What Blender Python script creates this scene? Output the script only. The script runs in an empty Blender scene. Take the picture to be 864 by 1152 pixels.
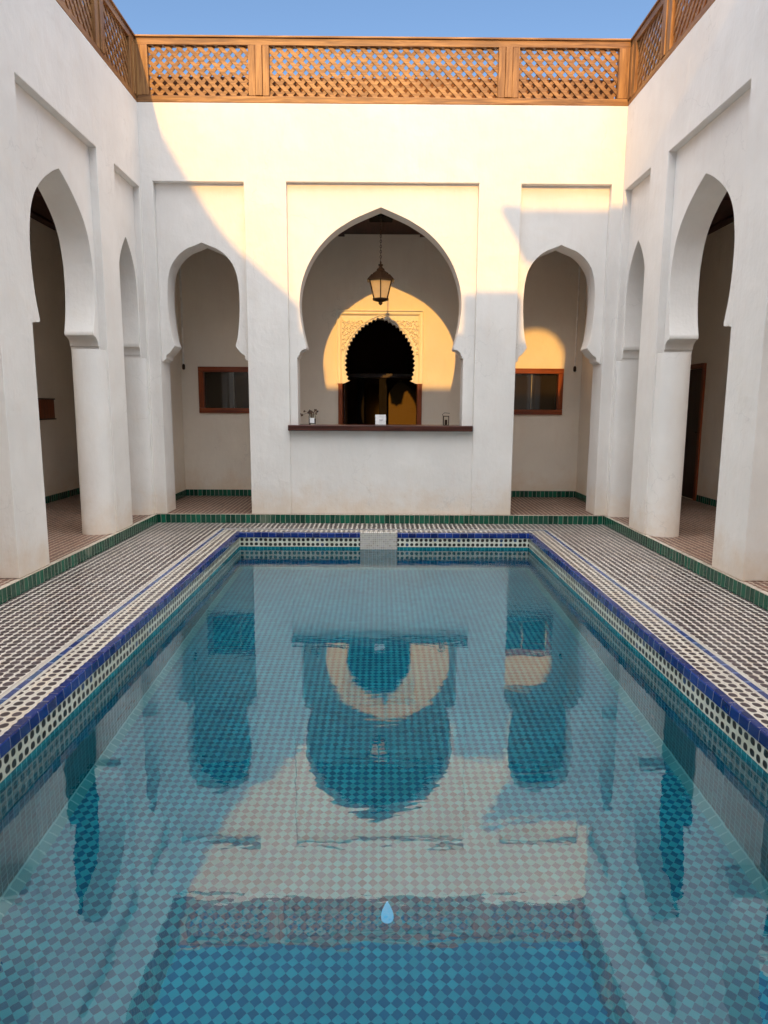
import bpy, bmesh, math, random
from mathutils import Vector, Matrix, noise
random.seed(7)
C = bpy.context.scene.collection
sc = bpy.context.scene
PI = math.pi

# ------------------------------------------------------------------ nodes
class NT:
    def __init__(s, name):
        s.m = bpy.data.materials.new(name); s.m.use_nodes = True
        s.t = s.m.node_tree; s.n = s.t.nodes; s.l = s.t.links
        s.b = s.n['Principled BSDF']
    def new(s, typ, **kw):
        n = s.n.new(typ)
        for k, v in kw.items(): setattr(n, k, v)
        return n
    def put(s, sock, v):
        if isinstance(v, bpy.types.NodeSocket): s.l.new(v, sock)
        elif v is not None:
            if isinstance(v, (tuple, list)) and len(v) == 3 and sock.type == 'RGBA': v = (*v, 1)
            sock.default_value = v
    def math(s, op, a, b=None, c=None, clamp=False):
        n = s.new('ShaderNodeMath', operation=op, use_clamp=clamp)
        s.put(n.inputs[0], a); s.put(n.inputs[1], b)
        if c is not None: s.put(n.inputs[2], c)
        return n.outputs[0]
    def vmath(s, op, a, b=None, scale=None):
        n = s.new('ShaderNodeVectorMath', operation=op)
        s.put(n.inputs[0], a)
        if b is not None: s.put(n.inputs[1], b)
        if scale is not None: s.put(n.inputs['Scale'], scale)
        return n.outputs[0]
    def mix(s, f, a, b, blend='MIX'):
        n = s.new('ShaderNodeMix', data_type='RGBA', blend_type=blend)
        s.put(n.inputs[0], f); s.put(n.inputs[6], a); s.put(n.inputs[7], b)
        return n.outputs[2]
    def noise(s, vec, scale, detail=3, rough=.55, dist=0):
        n = s.new('ShaderNodeTexNoise')
        s.put(n.inputs['Vector'], vec); n.inputs['Scale'].default_value = scale
        n.inputs['Detail'].default_value = detail; n.inputs['Roughness'].default_value = rough
        n.inputs['Distortion'].default_value = dist
        return n
    def ramp(s, v, a, b, lo=0., hi=1., smooth=True):
        n = s.new('ShaderNodeMapRange'); n.interpolation_type = 'SMOOTHSTEP' if smooth else 'LINEAR'
        s.put(n.inputs[0], v)
        for i, x in enumerate((a, b, lo, hi)): n.inputs[i+1].default_value = x
        return n.outputs[0]
    def pos(s):
        return s.new('ShaderNodeTexCoord').outputs['Object']
    def bump(s, h, strength=.3, dist=.01, normal=None):
        n = s.new('ShaderNodeBump'); n.inputs['Strength'].default_value = strength
        n.inputs['Distance'].default_value = dist; s.put(n.inputs['Height'], h)
        if normal is not None: s.put(n.inputs['Normal'], normal)
        return n.outputs[0]
    def set(s, color=None, rough=None, normal=None, spec=None, metal=None):
        s.put(s.b.inputs['Base Color'], color)
        if rough is not None: s.put(s.b.inputs['Roughness'], rough)
        if normal is not None: s.put(s.b.inputs['Normal'], normal)
        if spec is not None: s.put(s.b.inputs['Specular IOR Level'], spec)
        if metal is not None: s.put(s.b.inputs['Metallic'], metal)
        return s.m

def plaster(name, col=(.80, .765, .72), dirt=True, var=.06):
    s = NT(name); p = s.pos()
    n1 = s.noise(p, 1.1, 5, .6).outputs[0]
    n2 = s.noise(s.vmath('MULTIPLY', p, (9, 9, 2.2)), 1., 4, .6).outputs[0]
    n3 = s.noise(p, 35, 3, .6).outputs[0]
    c = s.mix(s.ramp(n1, .35, .7), tuple(x*(1-var) for x in col), tuple(min(1, x*(1+var*.5)) for x in col))
    c = s.mix(s.ramp(n2, .45, .8, 0, .35), c, tuple(x*k for x, k in zip(col, (.93, .88, .86))))
    if dirt:
        z = s.new('ShaderNodeSeparateXYZ'); s.put(z.inputs[0], p)
        d = s.math('ADD', z.outputs[2], s.math('MULTIPLY', s.noise(p, 3.5, 5, .7).outputs[0], -.9))
        low = s.ramp(d, -.42, .12, 1., 0.)
        c = s.mix(s.math('MULTIPLY', low, .8), c, (col[0]*.88, col[1]*.76, col[2]*.64))
        sp = s.ramp(s.noise(p, 14, 6, .75).outputs[0], .62, .72, 0, .5)
        c = s.mix(s.math('MULTIPLY', sp, s.ramp(z.outputs[2], .2, 1.3, 1, .06)), c, (.52, .45, .37))
    h = s.math('ADD', s.math('MULTIPLY', n2, .6), s.math('MULTIPLY', n3, .12))
    h = s.math('ADD', h, s.math('MULTIPLY', n1, 2.2))
    n4 = s.noise(p, 3.4, 4, .55, .3).outputs[0]
    h = s.math('ADD', h, s.math('MULTIPLY', n4, .9))
    c = s.mix(s.ramp(n4, .55, .75, 0, .30), c, (col[0]*.96, col[1]*.92, col[2]*.86))
    vo = s.new('ShaderNodeTexVoronoi', feature='DISTANCE_TO_EDGE'); s.put(vo.inputs['Vector'], s.vmath('ADD', p, s.vmath('SCALE', s.noise(p, 2.5, 4).outputs['Color'], scale=.9))); vo.inputs['Scale'].default_value = .55
    ck = s.math('MULTIPLY', s.ramp(vo.outputs['Distance'], .0015, .005, 1, 0), s.ramp(s.noise(p, .7, 2).outputs[0], .5, .6, 0, .55))
    c = s.mix(s.math('MULTIPLY', ck, .35), c, tuple(x*.55 for x in col))
    return s.set(c, .78, s.bump(h, .6, .014), .25)

def tile_dots(name, ground, dark, p, r, axes=(0, 1), rough=.3, k=3.0, jitter=.05, off=(0, 0), pale=.0, tilt=.05, aspect=1., worn=.15):
    """dark rounded tiles laid in a square grid on a pale ground"""
    s = NT(name); P = s.pos()
    wob = s.noise(P, 6., 2).outputs['Color']
    P2 = s.vmath('ADD', P, s.vmath('SCALE', s.vmath('SUBTRACT', wob, (.5, .5, .5)), scale=p*.35))
    z = s.new('ShaderNodeSeparateXYZ'); s.put(z.inputs[0], P2)
    u = s.math('DIVIDE', s.math('ADD', z.outputs[axes[0]], off[0]), p)
    v = s.math('DIVIDE', s.math('ADD', z.outputs[axes[1]], off[1]), p*aspect)
    cu, cv = s.math('FLOOR', u), s.math('FLOOR', v)
    cmb = s.new('ShaderNodeCombineXYZ'); s.put(cmb.inputs[0], cu); s.put(cmb.inputs[1], cv)
    w = s.new('ShaderNodeTexWhiteNoise'); s.put(w.inputs['Vector'], cmb.outputs[0])
    wc = s.new('ShaderNodeSeparateXYZ'); s.put(wc.inputs[0], w.outputs['Color'])
    fu = s.math('ABSOLUTE', s.math('ADD', s.math('SUBTRACT', s.math('FRACT', u), .5), s.math('MULTIPLY_ADD', wc.outputs[0], jitter, -jitter/2)))
    fv = s.math('ABSOLUTE', s.math('ADD', s.math('SUBTRACT', s.math('FRACT', v), .5), s.math('MULTIPLY_ADD', wc.outputs[1], jitter, -jitter/2)))
    d = s.math('POWER', s.math('ADD', s.math('POWER', fu, k), s.math('POWER', s.math('MULTIPLY', fv, .87), k)), 1./k)
    mask = s.ramp(d, r-.035, r+.035, 1., 0.)
    gm = s.ramp(s.math('MAXIMUM', fu, fv), .455, .485, 0., 1.)      # grout joints
    dk = s.mix(w.outputs['Value'], dark, tuple(x*2.0+.006 for x in dark))
    n = s.noise(P, 2.2, 5, .65).outputs[0]
    gr = s.mix(s.ramp(n, .3, .75), ground, tuple(x*.78 for x in ground))
    gr = s.mix(s.ramp(wc.outputs[2], .6, 1., 0, .5), gr, tuple(x*y for x, y in zip(ground, (.95, .82, .68))))
    gr = s.mix(s.math('MULTIPLY', gm, .45), gr, (.30, .25, .21))
    wr = s.ramp(s.noise(P, 3.1, 6, .7).outputs[0], .55, .75, 0, worn)
    c = s.mix(mask, gr, dk)
    c = s.mix(wr, c, tuple(x*.8 for x in ground))
    tl = s.vmath('SCALE', s.vmath('SUBTRACT', w.outputs['Color'], (.5, .5, .5)), scale=tilt)
    g = s.new('ShaderNodeNewGeometry').outputs['Normal']
    nn = s.vmath('NORMALIZE', s.vmath('ADD', g, tl))
    h = s.math('SUBTRACT', s.math('MULTIPLY', mask, .5), gm)
    rg = s.math('ADD', rough, s.math('MULTIPLY', n, .25))
    return s.set(c, rg, s.bump(h, .45, .003, nn), .3)

def tile_bricks(name, cols, grout, pu, pv, axes=(0, 2), rough=.22, gw=.06, tilt=.08, patch=None, diag=None, mixramp=(.0, 1.), shift=0., scum=0.):
    """glazed tiles in a grid; every tile a tone of its own. axes: which object axes run along u and v;
    u may be 'xy' (whichever of x/y varies over a vertical face)"""
    s = NT(name); P = s.pos()
    wob = s.noise(P, 9., 2).outputs['Color']
    P2 = s.vmath('ADD', P, s.vmath('SCALE', s.vmath('SUBTRACT', wob, (.5, .5, .5)), scale=min(pu, pv)*.22))
    z = s.new('ShaderNodeSeparateXYZ'); s.put(z.inputs[0], P2)
    zz = list(z.outputs)
    if axes[0] == 'xy':
        g0 = s.new('ShaderNodeNewGeometry'); nz = s.new('ShaderNodeSeparateXYZ'); s.put(nz.inputs[0], g0.outputs['True Normal'])
        isx = s.math('GREATER_THAN', s.math('ABSOLUTE', nz.outputs[0]), .5)
        mx = s.new('ShaderNodeMix'); s.put(mx.inputs[0], isx); s.put(mx.inputs[2], zz[0]); s.put(mx.inputs[3], zz[1])
        U = mx.outputs[0]; V = zz[2]
    else:
        U, V = zz[axes[0]], zz[axes[1]]
    if diag:
        U, V = s.math('ADD', U, V), s.math('SUBTRACT', U, V)
    u = s.math('ADD', s.math('DIVIDE', U, pu), 50.3); v = s.math('ADD', s.math('DIVIDE', V, pv), 50.5+shift)
    cu, cv = s.math('FLOOR', u), s.math('FLOOR', v)
    cmb = s.new('ShaderNodeCombineXYZ'); s.put(cmb.inputs[0], cu); s.put(cmb.inputs[1], cv)
    w = s.new('ShaderNodeTexWhiteNoise'); s.put(w.inputs['Vector'], cmb.outputs[0])
    fu = s.math('ABSOLUTE', s.math('SUBTRACT', s.math('FRACT', u), .5))
    fv = s.math('ABSOLUTE', s.math('SUBTRACT', s.math('FRACT', v), .5))
    gm = s.ramp(s.math('MAXIMUM', fu, fv), .5-gw*1.3, .5-gw*.6, 0., 1.)
    if diag:
        chk = s.math('MODULO', s.math('ADD', cu, cv), 2.)
        a = s.mix(w.outputs['Value'], cols[0], tuple(x*1.35 for x in cols[0]))
        b = s.mix(w.outputs['Value'], cols[1], tuple(x*1.25 for x in cols[1]))
        c = s.mix(chk, a, b)
    else:
        r = s.new('ShaderNodeValToRGB'); s.put(r.inputs[0], w.outputs['Value'])
        e = r.color_ramp.elements
        e[0].color = (*cols[0], 1); e[1].color = (*cols[-1], 1)
        for i, cc in enumerate(cols[1:-1]):
            x = e.new((i+1)/(len(cols)-1)); x.color = (*cc, 1)
        c = r.outputs[0]
    n = s.noise(P, 2.0, 5, .65).outputs[0]
    c = s.mix(s.ramp(n, .35, .7, 0, .25), c, tuple(x*.7 for x in cols[0]))
    if patch:
        pm = s.ramp(s.noise(P, 1.15, 1, .4).outputs[0], .66, .68, 0, .5)
        c = s.mix(pm, c, patch)
    c = s.mix(gm, c, grout)
    if scum:
        c = s.mix(s.ramp(s.noise(P, 5, 5, .7).outputs[0], .5, .8, 0, scum), c, (.45, .5, .45))
    tl = s.vmath('SCALE', s.vmath('SUBTRACT', w.outputs['Color'], (.5, .5, .5)), scale=tilt)
    g = s.new('ShaderNodeNewGeometry').outputs['Normal']
    nn = s.vmath('NORMALIZE', s.vmath('ADD', g, tl))
    return s.set(c, s.math('MULTIPLY_ADD', gm, .4, rough), s.bump(s.math('MULTIPLY', gm, -1), .4, .002, nn), .5)

def wood(name, a, b, axis=2, rough=.5, scale=1., spec=.4):
    s = NT(name); P = s.pos()
    st = [14., 14., 14.]; st[axis] = .9
    g = s.noise(s.vmath('MULTIPLY', P, tuple(x*scale for x in st)), 2.2, 5, .62, .6).outputs[0]
    n = s.noise(P, 1.7, 3).outputs[0]
    c = s.mix(s.ramp(g, .3, .72), a, b)
    c = s.mix(s.ramp(n, .4, .75, 0, .4), c, tuple(x*.62 for x in a))
    return s.set(c, rough, s.bump(g, .35, .004), spec)

def flat(name, col, rough=.5, metal=0., spec=.5, var=.12, scale=12):
    s = NT(name)
    n = s.noise(s.pos(), scale, 4).outputs[0]
    c = s.mix(s.ramp(n, .3, .7), tuple(x*(1-var) for x in col), tuple(min(1, x*(1+var)) for x in col))
    return s.set(c, rough, s.bump(n, .12, .003), spec, metal)

M = {}
M['white'] = plaster('white_lime_plaster')
M['inner'] = plaster('gallery_plaster', (.86, .775, .65), var=.05)
M['stucco'] = plaster('carved_stucco', (.86, .82, .72), dirt=False)
M['deck'] = tile_dots('deck_mosaic', (.64, .59, .52), (.028, .018, .020), .0585, .41, k=2.4, rough=.24, jitter=.07, tilt=.07)
M['gfloor'] = tile_dots('gallery_mosaic', (.44, .34, .26), (.075, .032, .020), .0585, .40, rough=.4, k=3.5)
M['border'] = tile_dots('border_mosaic', (.60, .55, .47), (.028, .018, .020), .0585, .36, k=2.2, rough=.22, off=(.0, .0), tilt=.07)
M['cream'] = tile_bricks('cream_strip_tile', [(.50, .46, .39), (.44, .40, .34), (.54, .50, .43)], (.35, .3, .26), .09, .09, axes=(0, 1))
M['blue_line'] = tile_bricks('blue_strip_tile', [(.010, .025, .12), (.015, .04, .15), (.02, .06, .14)], (.12, .15, .24), .12, .12, axes=(0, 1))
M['cobalt'] = tile_bricks('cobalt_coping_tile', [(.005, .018, .12), (.007, .028, .17), (.012, .042, .22), (.004, .012, .08)], (.20, .22, .30), .085, 1.5, axes=('xy', 2), gw=.022, rough=.12, tilt=.12)
M['cobalt_top'] = tile_dots('cobalt_coping_top', (.008, .028, .16), (.003, .010, .065), .085, .42, k=3.5, rough=.14, jitter=.1, worn=0., tilt=.12)
M['band'] = None
M['green'] = tile_bricks('green_riser_tile', [(.003, .042, .026), (.006, .085, .048), (.010, .13, .075), (.007, .065, .042), (.02, .095, .06)], (.24, .27, .21), .062, 1.5, axes=('xy', 2), gw=.05, rough=.18, patch=(.20, .23, .17))
M['pool_wall'] = tile_bricks('teal_pool_wall_tile', [(.002, .11, .15), (.008, .21, .26), (.004, .15, .19), (.012, .26, .31)], (.03, .32, .38), .045, .045, axes=('xy', 2), gw=.06, tilt=.04)
M['pool_floor'] = tile_bricks('teal_pool_floor_tile', [(.002, .085, .155), (.018, .245, .30)], (.010, .17, .22), .048, .048, axes=(0, 1), diag=True, gw=.02, tilt=.03)
M['teal_trim'] = tile_bricks('pale_teal_trim_tile', [(.05, .27, .30), (.08, .33, .36)], (.16, .40, .42), .06, .06, axes=('xy', 2))
M['worn'] = tile_bricks('pale_worn_mosaic', [(.40, .38, .34), (.50, .47, .42), (.44, .41, .42), (.36, .32, .27)], (.56, .52, .46), .024, .024, axes=('xy', 2), gw=.08, scum=.25)
M['ledge'] = tile_bricks('ledge_tile', [(.55, .48, .39), (.48, .42, .33), (.40, .32, .25)], (.35, .30, .25), .06, .06, axes=(0, 1))
M['pine'] = wood('orange_pine', (.15, .062, .021), (.43, .22, .075), axis=0, rough=.45)
M['pine_v'] = wood('orange_pine_upright', (.17, .07, .022), (.43, .22, .075), axis=2, rough=.45)
M['pine_y'] = wood('orange_pine_side', (.22, .095, .035), (.46, .24, .09), axis=1, rough=.45)
M['pine_back'] = wood('brown_back_board', (.16, .055, .018), (.28, .11, .035), axis=0, rough=.6)  # dark brown board behind the lattice
M['redwood'] = wood('red_brown_wood', (.15, .032, .011), (.34, .08, .024), axis=0, rough=.3)
M['redwood_v'] = wood('red_brown_upright', (.16, .034, .011), (.34, .08, .024), axis=2, rough=.3)
M['darkwood'] = wood('dark_ceiling_wood', (.030, .010, .007), (.07, .022, .014), axis=1, rough=.55)
M['counter'] = wood('dark_counter_wood', (.035, .011, .008), (.10, .030, .020), axis=0, rough=.28)
M['doorwood'] = wood('dark_door_wood', (.022, .008, .006), (.05, .016, .010), axis=2, rough=.35)
M['metal'] = flat('dark_bronze', (.045, .028, .018), .42, .7)
M['steel'] = flat('dull_steel', (.25, .24, .22), .4, .8)
M['black'] = flat('black_paint', (.012, .010, .010), .85, spec=.08)
M['paper'] = flat('white_card', (.80, .80, .80), .6)
M['ink'] = flat('grey_ink', (.25, .25, .27), .6)
M['pipe'] = flat('white_painted_pipe', (.82, .78, .72), .4)
M['petal'] = flat('dry_dark_flower', (.05, .022, .012), .7)
M['petal2'] = flat('dry_brown_flower', (.12, .065, .03), .7)
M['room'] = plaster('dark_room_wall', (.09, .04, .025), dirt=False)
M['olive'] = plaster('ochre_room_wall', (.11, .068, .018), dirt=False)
M['dropblue'] = tile_bricks('sky_blue_tile', [(.15, .62, .95), (.18, .66, 1.)], (.2, .6, .9), .2, .2, axes=(0, 1), gw=.01)

def glass(name, col=(.9, .9, .88), rough=.05, ior=1.45):
    s = NT(name); s.b.inputs['Base Color'].default_value = (*col, 1); s.b.inputs['Roughness'].default_value = rough
    s.b.inputs['Transmission Weight'].default_value = 1.; s.b.inputs['IOR'].default_value = ior
    return s.m
M['pane'] = None
def pane_mat():
    s = NT('dark_window_glass')
    n = s.noise(s.pos(), 3, 2).outputs[0]
    c = s.mix(n, (.012, .009, .006), (.03, .022, .012))
    return s.set(c, .06, s.bump(n, .05, .01), .8)
M['pane'] = pane_mat()
def lantern_glass():
    s = NT('frosted_amber_glass')
    s.b.inputs['Transmission Weight'].default_value = .35
    n = s.noise(s.pos(), 14, 3).outputs[0]
    c = s.mix(n, (.62, .46, .25), (.82, .66, .40))
    s.b.inputs['IOR'].default_value = 1.2
    s.b.inputs['Subsurface Weight'].default_value = .0
    return s.set(c, .35, None, .5)
M['amber'] = lantern_glass()
M['clear'] = glass('clear_glass', (.85, .88, .86), .03, 1.3)

def band_mat():
    """two rows of black tiles on cream round the pool rim"""
    s = NT('rim_band_mosaic'); P = s.pos()
    wob = s.noise(P, 12., 2).outputs['Color']
    P2 = s.vmath('ADD', P, s.vmath('SCALE', s.vmath('SUBTRACT', wob, (.5, .5, .5)), scale=.012))
    z = s.new('ShaderNodeSeparateXYZ'); s.put(z.inputs[0], P2)
    g0 = s.new('ShaderNodeNewGeometry'); nz = s.new('ShaderNodeSeparateXYZ'); s.put(nz.inputs[0], g0.outputs['True Normal'])
    isx = s.math('GREATER_THAN', s.math('ABSOLUTE', nz.outputs[0]), .5)
    mx = s.new('ShaderNodeMix'); s.put(mx.inputs[0], isx); s.put(mx.inputs[2], z.outputs[0]); s.put(mx.inputs[3], z.outputs[1])
    u = s.math('DIVIDE', mx.outputs[0], .0545); v = s.math('DIVIDE', s.math('ADD', z.outputs[2], .160), .0535)
    cmb = s.new('ShaderNodeCombineXYZ'); s.put(cmb.inputs[0], s.math('FLOOR', u)); s.put(cmb.inputs[1], s.math('FLOOR', v))
    w = s.new('ShaderNodeTexWhiteNoise'); s.put(w.inputs['Vector'], cmb.outputs[0])
    wc = s.new('ShaderNodeSeparateXYZ'); s.put(wc.inputs[0], w.outputs['Color'])
    fu = s.math('ABSOLUTE', s.math('SUBTRACT', s.math('FRACT', u), s.math('MULTIPLY_ADD', wc.outputs[0], .08, .46)))
    fv = s.math('ABSOLUTE', s.math('SUBTRACT', s.math('FRACT', v), s.math('MULTIPLY_ADD', wc.outputs[1], .08, .46)))
    d = s.math('POWER', s.math('ADD', s.math('POWER', fu, 2.6), s.math('POWER', fv, 2.6)), 1/2.6)
    mask = s.ramp(d, .30, .38, 1., 0.)
    dots = s.mix(w.outputs['Value'], (.006, .006, .006), (.025, .022, .02))
    dots = s.mix(s.math('GREATER_THAN', wc.outputs[2], .93), dots, (.02, .05, .12))
    n = s.noise(P, 4, 5, .7).outputs[0]
    gr = s.mix(s.ramp(n, .35, .7), (.68, .68, .58), (.50, .51, .40))
    tl = s.vmath('SCALE', s.vmath('SUBTRACT', w.outputs['Color'], (.5, .5, .5)), scale=.08)
    nn = s.vmath('NORMALIZE', s.vmath('ADD', g0.outputs['Normal'], tl))
    return s.set(s.mix(mask, gr, dots), .3, s.bump(mask, .3, .002, nn), .5)
M['band'] = band_mat()

def water_mat():
    s = NT('pool_water'); s.n.remove(s.b)
    P = s.pos()
    a = s.noise(s.vmath('MULTIPLY', P, (1.6, 3.6, 1)), 2.0, 2, .5, .4).outputs[0]
    b = s.noise(s.vmath('MULTIPLY', P, (5., 13., 1)), 2.0, 2, .5, .5).outputs[0]
    z = s.new('ShaderNodeSeparateXYZ'); s.put(z.inputs[0], P)
    # stronger ripples in the far right corner where the pump feeds the pool
    dx = s.math('SUBTRACT', z.outputs[0], 1.35); dy = s.math('MULTIPLY', s.math('SUBTRACT', z.outputs[1], 6.2), .55)
    dd = s.math('SQRT', s.math('ADD', s.math('MULTIPLY', dx, dx), s.math('MULTIPLY', dy, dy)))
    loc = s.ramp(dd, .1, 1.1, 1., 0.)
    c = s.noise(s.vmath('MULTIPLY', P, (8, 16., 1)), 1.6, 3, .6, 1.).outputs[0]
    patchy = s.ramp(s.noise(P, .55, 2).outputs[0], .38, .62, .35, 1.)
    far = s.ramp(z.outputs[1], 3.2, 5.6, .12, .34)
    h = s.math('ADD', s.math('MULTIPLY', a, .55), s.math('MULTIPLY', s.math('MULTIPLY', b, patchy), far))
    h = s.math('ADD', h, s.math('MULTIPLY', s.math('MULTIPLY', c, loc), .60))
    nb = s.bump(h, .115, .015)
    rf = s.new('ShaderNodeBsdfRefraction'); rf.inputs['IOR'].default_value = 1.33; rf.inputs['Roughness'].default_value = 0.
    rf.inputs['Color'].default_value = (.78, .97, 1., 1); s.put(rf.inputs['Normal'], nb)
    gl = s.new('ShaderNodeBsdfGlossy'); gl.inputs['Roughness'].default_value = 0.; s.put(gl.inputs['Normal'], nb)
    gl.inputs['Color'].default_value = (.92, .985, 1, 1)
    geo = s.new('ShaderNodeNewGeometry')
    ior = s.math('MULTIPLY_ADD', geo.outputs['Backfacing'], 1.33-WATER_IOR, WATER_IOR)
    fr = s.new('ShaderNodeFresnel'); s.put(fr.inputs['IOR'], ior); s.put(fr.inputs['Normal'], nb)
    mx = s.new('ShaderNodeMixShader'); s.put(mx.inputs[0], fr.outputs[0]); s.put(mx.inputs[1], rf.outputs[0]); s.put(mx.inputs[2], gl.outputs[0])
    s.put(s.n['Material Output'].inputs['Surface'], mx.outputs[0])
    return s.m
WATER_IOR = 2.15
M['water'] = water_mat()

# ------------------------------------------------------------------ mesh helpers
def obj(name, bm, m, parent=None, smooth=None, bevel=0., segs=2):
    bmesh.ops.remove_doubles(bm, verts=bm.verts, dist=1e-5)
    bmesh.ops.recalc_face_normals(bm, faces=bm.faces)
    if smooth:
        for f in bm.faces: f.smooth = True
        for e in bm.edges:
            if len(e.link_faces) == 2 and e.calc_face_angle(0) > math.radians(smooth): e.smooth = False
    me = bpy.data.meshes.new(name); bm.to_mesh(me); bm.free()
    o = bpy.data.objects.new(name, me); C.objects.link(o)
    for x in (m if isinstance(m, (list, tuple)) else [m]): me.materials.append(x)
    if parent: o.parent = parent; o.location = -parent.location if not parent.get('local') else (0, 0, 0)
    if bevel:
        b = o.modifiers.new('bevel', 'BEVEL'); b.width = bevel; b.segments = segs; b.limit_method = 'ANGLE'
        b.angle_limit = math.radians(40); b.harden_normals = True
        for p in me.polygons: p.use_smooth = True
    return o

def thing(name, label, cat, loc=(0, 0, 0), group=None, local=False):
    o = bpy.data.objects.new(name, None); C.objects.link(o); o.empty_display_size = .1
    o.location = loc; o['label'] = label; o['category'] = cat
    if group: o['group'] = group
    if local: o['local'] = 1
    return o
def struct(o): o['kind'] = 'structure'; return o

def box(bm, x0, x1, y0, y1, z0, z1, mi=0):
    vs = [bm.verts.new((x, y, z)) for z in (z0, z1) for y in (y0, y1) for x in (x0, x1)]
    for q in ((0, 2, 3, 1), (4, 5, 7, 6), (0, 1, 5, 4), (2, 6, 7, 3), (0, 4, 6, 2), (1, 3, 7, 5)):
        f = bm.faces.new([vs[i] for i in q]); f.material_index = mi
def prism(bm, poly, ax, d0, d1, mi=0):
    """poly = [(u, z)]; ax 'y': u->x, depth along y; 'x': u->y, depth along x; 'z': (u,v)->(x,y)"""
    def P(u, v, d): return (u, d, v) if ax == 'y' else ((d, u, v) if ax == 'x' else (u, v, d))
    a = [bm.verts.new(P(u, v, d0)) for u, v in poly]; b = [bm.verts.new(P(u, v, d1)) for u, v in poly]
    n = len(poly)
    for f in (bm.faces.new(a), bm.faces.new(list(reversed(b)))): f.material_index = mi
    for i in range(n):
        f = bm.faces.new((a[i], b[i], b[(i+1) % n], a[(i+1) % n])); f.material_index = mi
def ring(bm, prof, x0, x1, y0, y1, mi=0, closed=True):
    """sweep profile [(outward offset, z)] round a rectangle"""
    loops = []
    for o, z in prof:
        loops.append([bm.verts.new(p) for p in ((x0-o, y0-o, z), (x1+o, y0-o, z), (x1+o, y1+o, z), (x0-o, y1+o, z))])
    n = len(prof)
    for i in range(n if closed else n-1):
        A, B = loops[i], loops[(i+1) % n]
        for k in range(4):
            f = bm.faces.new((A[k], A[(k+1) % 4], B[(k+1) % 4], B[k])); f.material_index = mi
def tube(bm, pts, r, n=8, mi=0):
    rings = []
    for i, p in enumerate(pts):
        p = Vector(p); d = Vector(pts[min(i+1, len(pts)-1)]) - Vector(pts[max(i-1, 0)]); d.normalize()
        a = d.orthogonal().normalized(); b = d.cross(a)
        rr = r[i] if isinstance(r, (list, tuple)) else r
        rings.append([bm.verts.new(p + rr*(math.cos(2*PI*k/n)*a + math.sin(2*PI*k/n)*b)) for k in range(n)])
    for i in range(len(rings)-1):
        for k in range(n):
            f = bm.faces.new((rings[i][k], rings[i][(k+1) % n], rings[i+1][(k+1) % n], rings[i+1][k])); f.material_index = mi
    bm.faces.new(rings[0]).material_index = mi; bm.faces.new(list(reversed(rings[-1]))).material_index = mi
def lathe(bm, prof, n=24, c=(0, 0, 0), mi=0, a0=0.):
    rs = []
    for r, z in prof:
        rs.append([bm.verts.new((c[0]+max(r, 1e-4)*math.cos(a0+2*PI*k/n), c[1]+max(r, 1e-4)*math.sin(a0+2*PI*k/n), c[2]+z)) for k in range(n)])
    for i in range(len(rs)-1):
        for k in range(n):
            f = bm.faces.new((rs[i][k], rs[i][(k+1) % n], rs[i+1][(k+1) % n], rs[i+1][k])); f.material_index = mi
    bm.faces.new(rs[0]).material_index = mi; bm.faces.new(rs[-1]).material_index = mi
def NB(): return bmesh.new()

def spline(pts, n=6):
    out = []
    for i in range(len(pts)-1):
        p0 = pts[max(i-1, 0)]; p1 = pts[i]; p2 = pts[i+1]; p3 = pts[min(i+2, len(pts)-1)]
        for k in range(n):
            t = k/n
            out.append(tuple(.5*((2*p1[j]) + (-p0[j]+p2[j])*t + (2*p0[j]-5*p1[j]+4*p2[j]-p3[j])*t*t + (-p0[j]+3*p1[j]-3*p2[j]+p3[j])*t**3) for j in (0, 1)))
    out.append(pts[-1]); return out

# ------------------------------------------------------------------ dimensions
W = 2.81; YB = 8.36; T = .37; ZF = .11; ZW = 4.87; ZL = 5.57; YG = 10.09; XG = 4.60; ZC = 3.83
YF = -1.5; REC = .075
PL, PR = -1.64, 1.71; PY0 = .55; PY1 = 7.67; ZWAT = -.185; ZPF = -1.10

def impost(hw, zt, jamb, zb, cham=False):
    """from the arch tip (hw, zt) out to (jamb, zb): lip, hollow, lip"""
    d = jamb-hw; h = zt-zb
    if cham: return [(hw, zt), (hw+.06*d, zt-.10*h), (hw+.42*d, zt-.46*h), (hw+.60*d, zt-.55*h), (hw+.68*d, zt-.64*h), (hw+.70*d, zt-.84*h), (hw+.88*d, zt-.92*h), (hw+.92*d, zb), (jamb, zb)]
    pts = [(hw, zt), (hw+.004, zt-.16*h), (hw+.10*d, zt-.20*h)]
    for i in range(1, 7):
        a = i/6*PI/2
        pts.append((hw+.10*d+.66*d*math.sin(a), zt-.20*h-.58*h*(1-math.cos(a))))
    pts += [(hw+.86*d, zt-.80*h), (hw+.86*d, zb), (jamb, zb)]
    return pts

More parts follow.
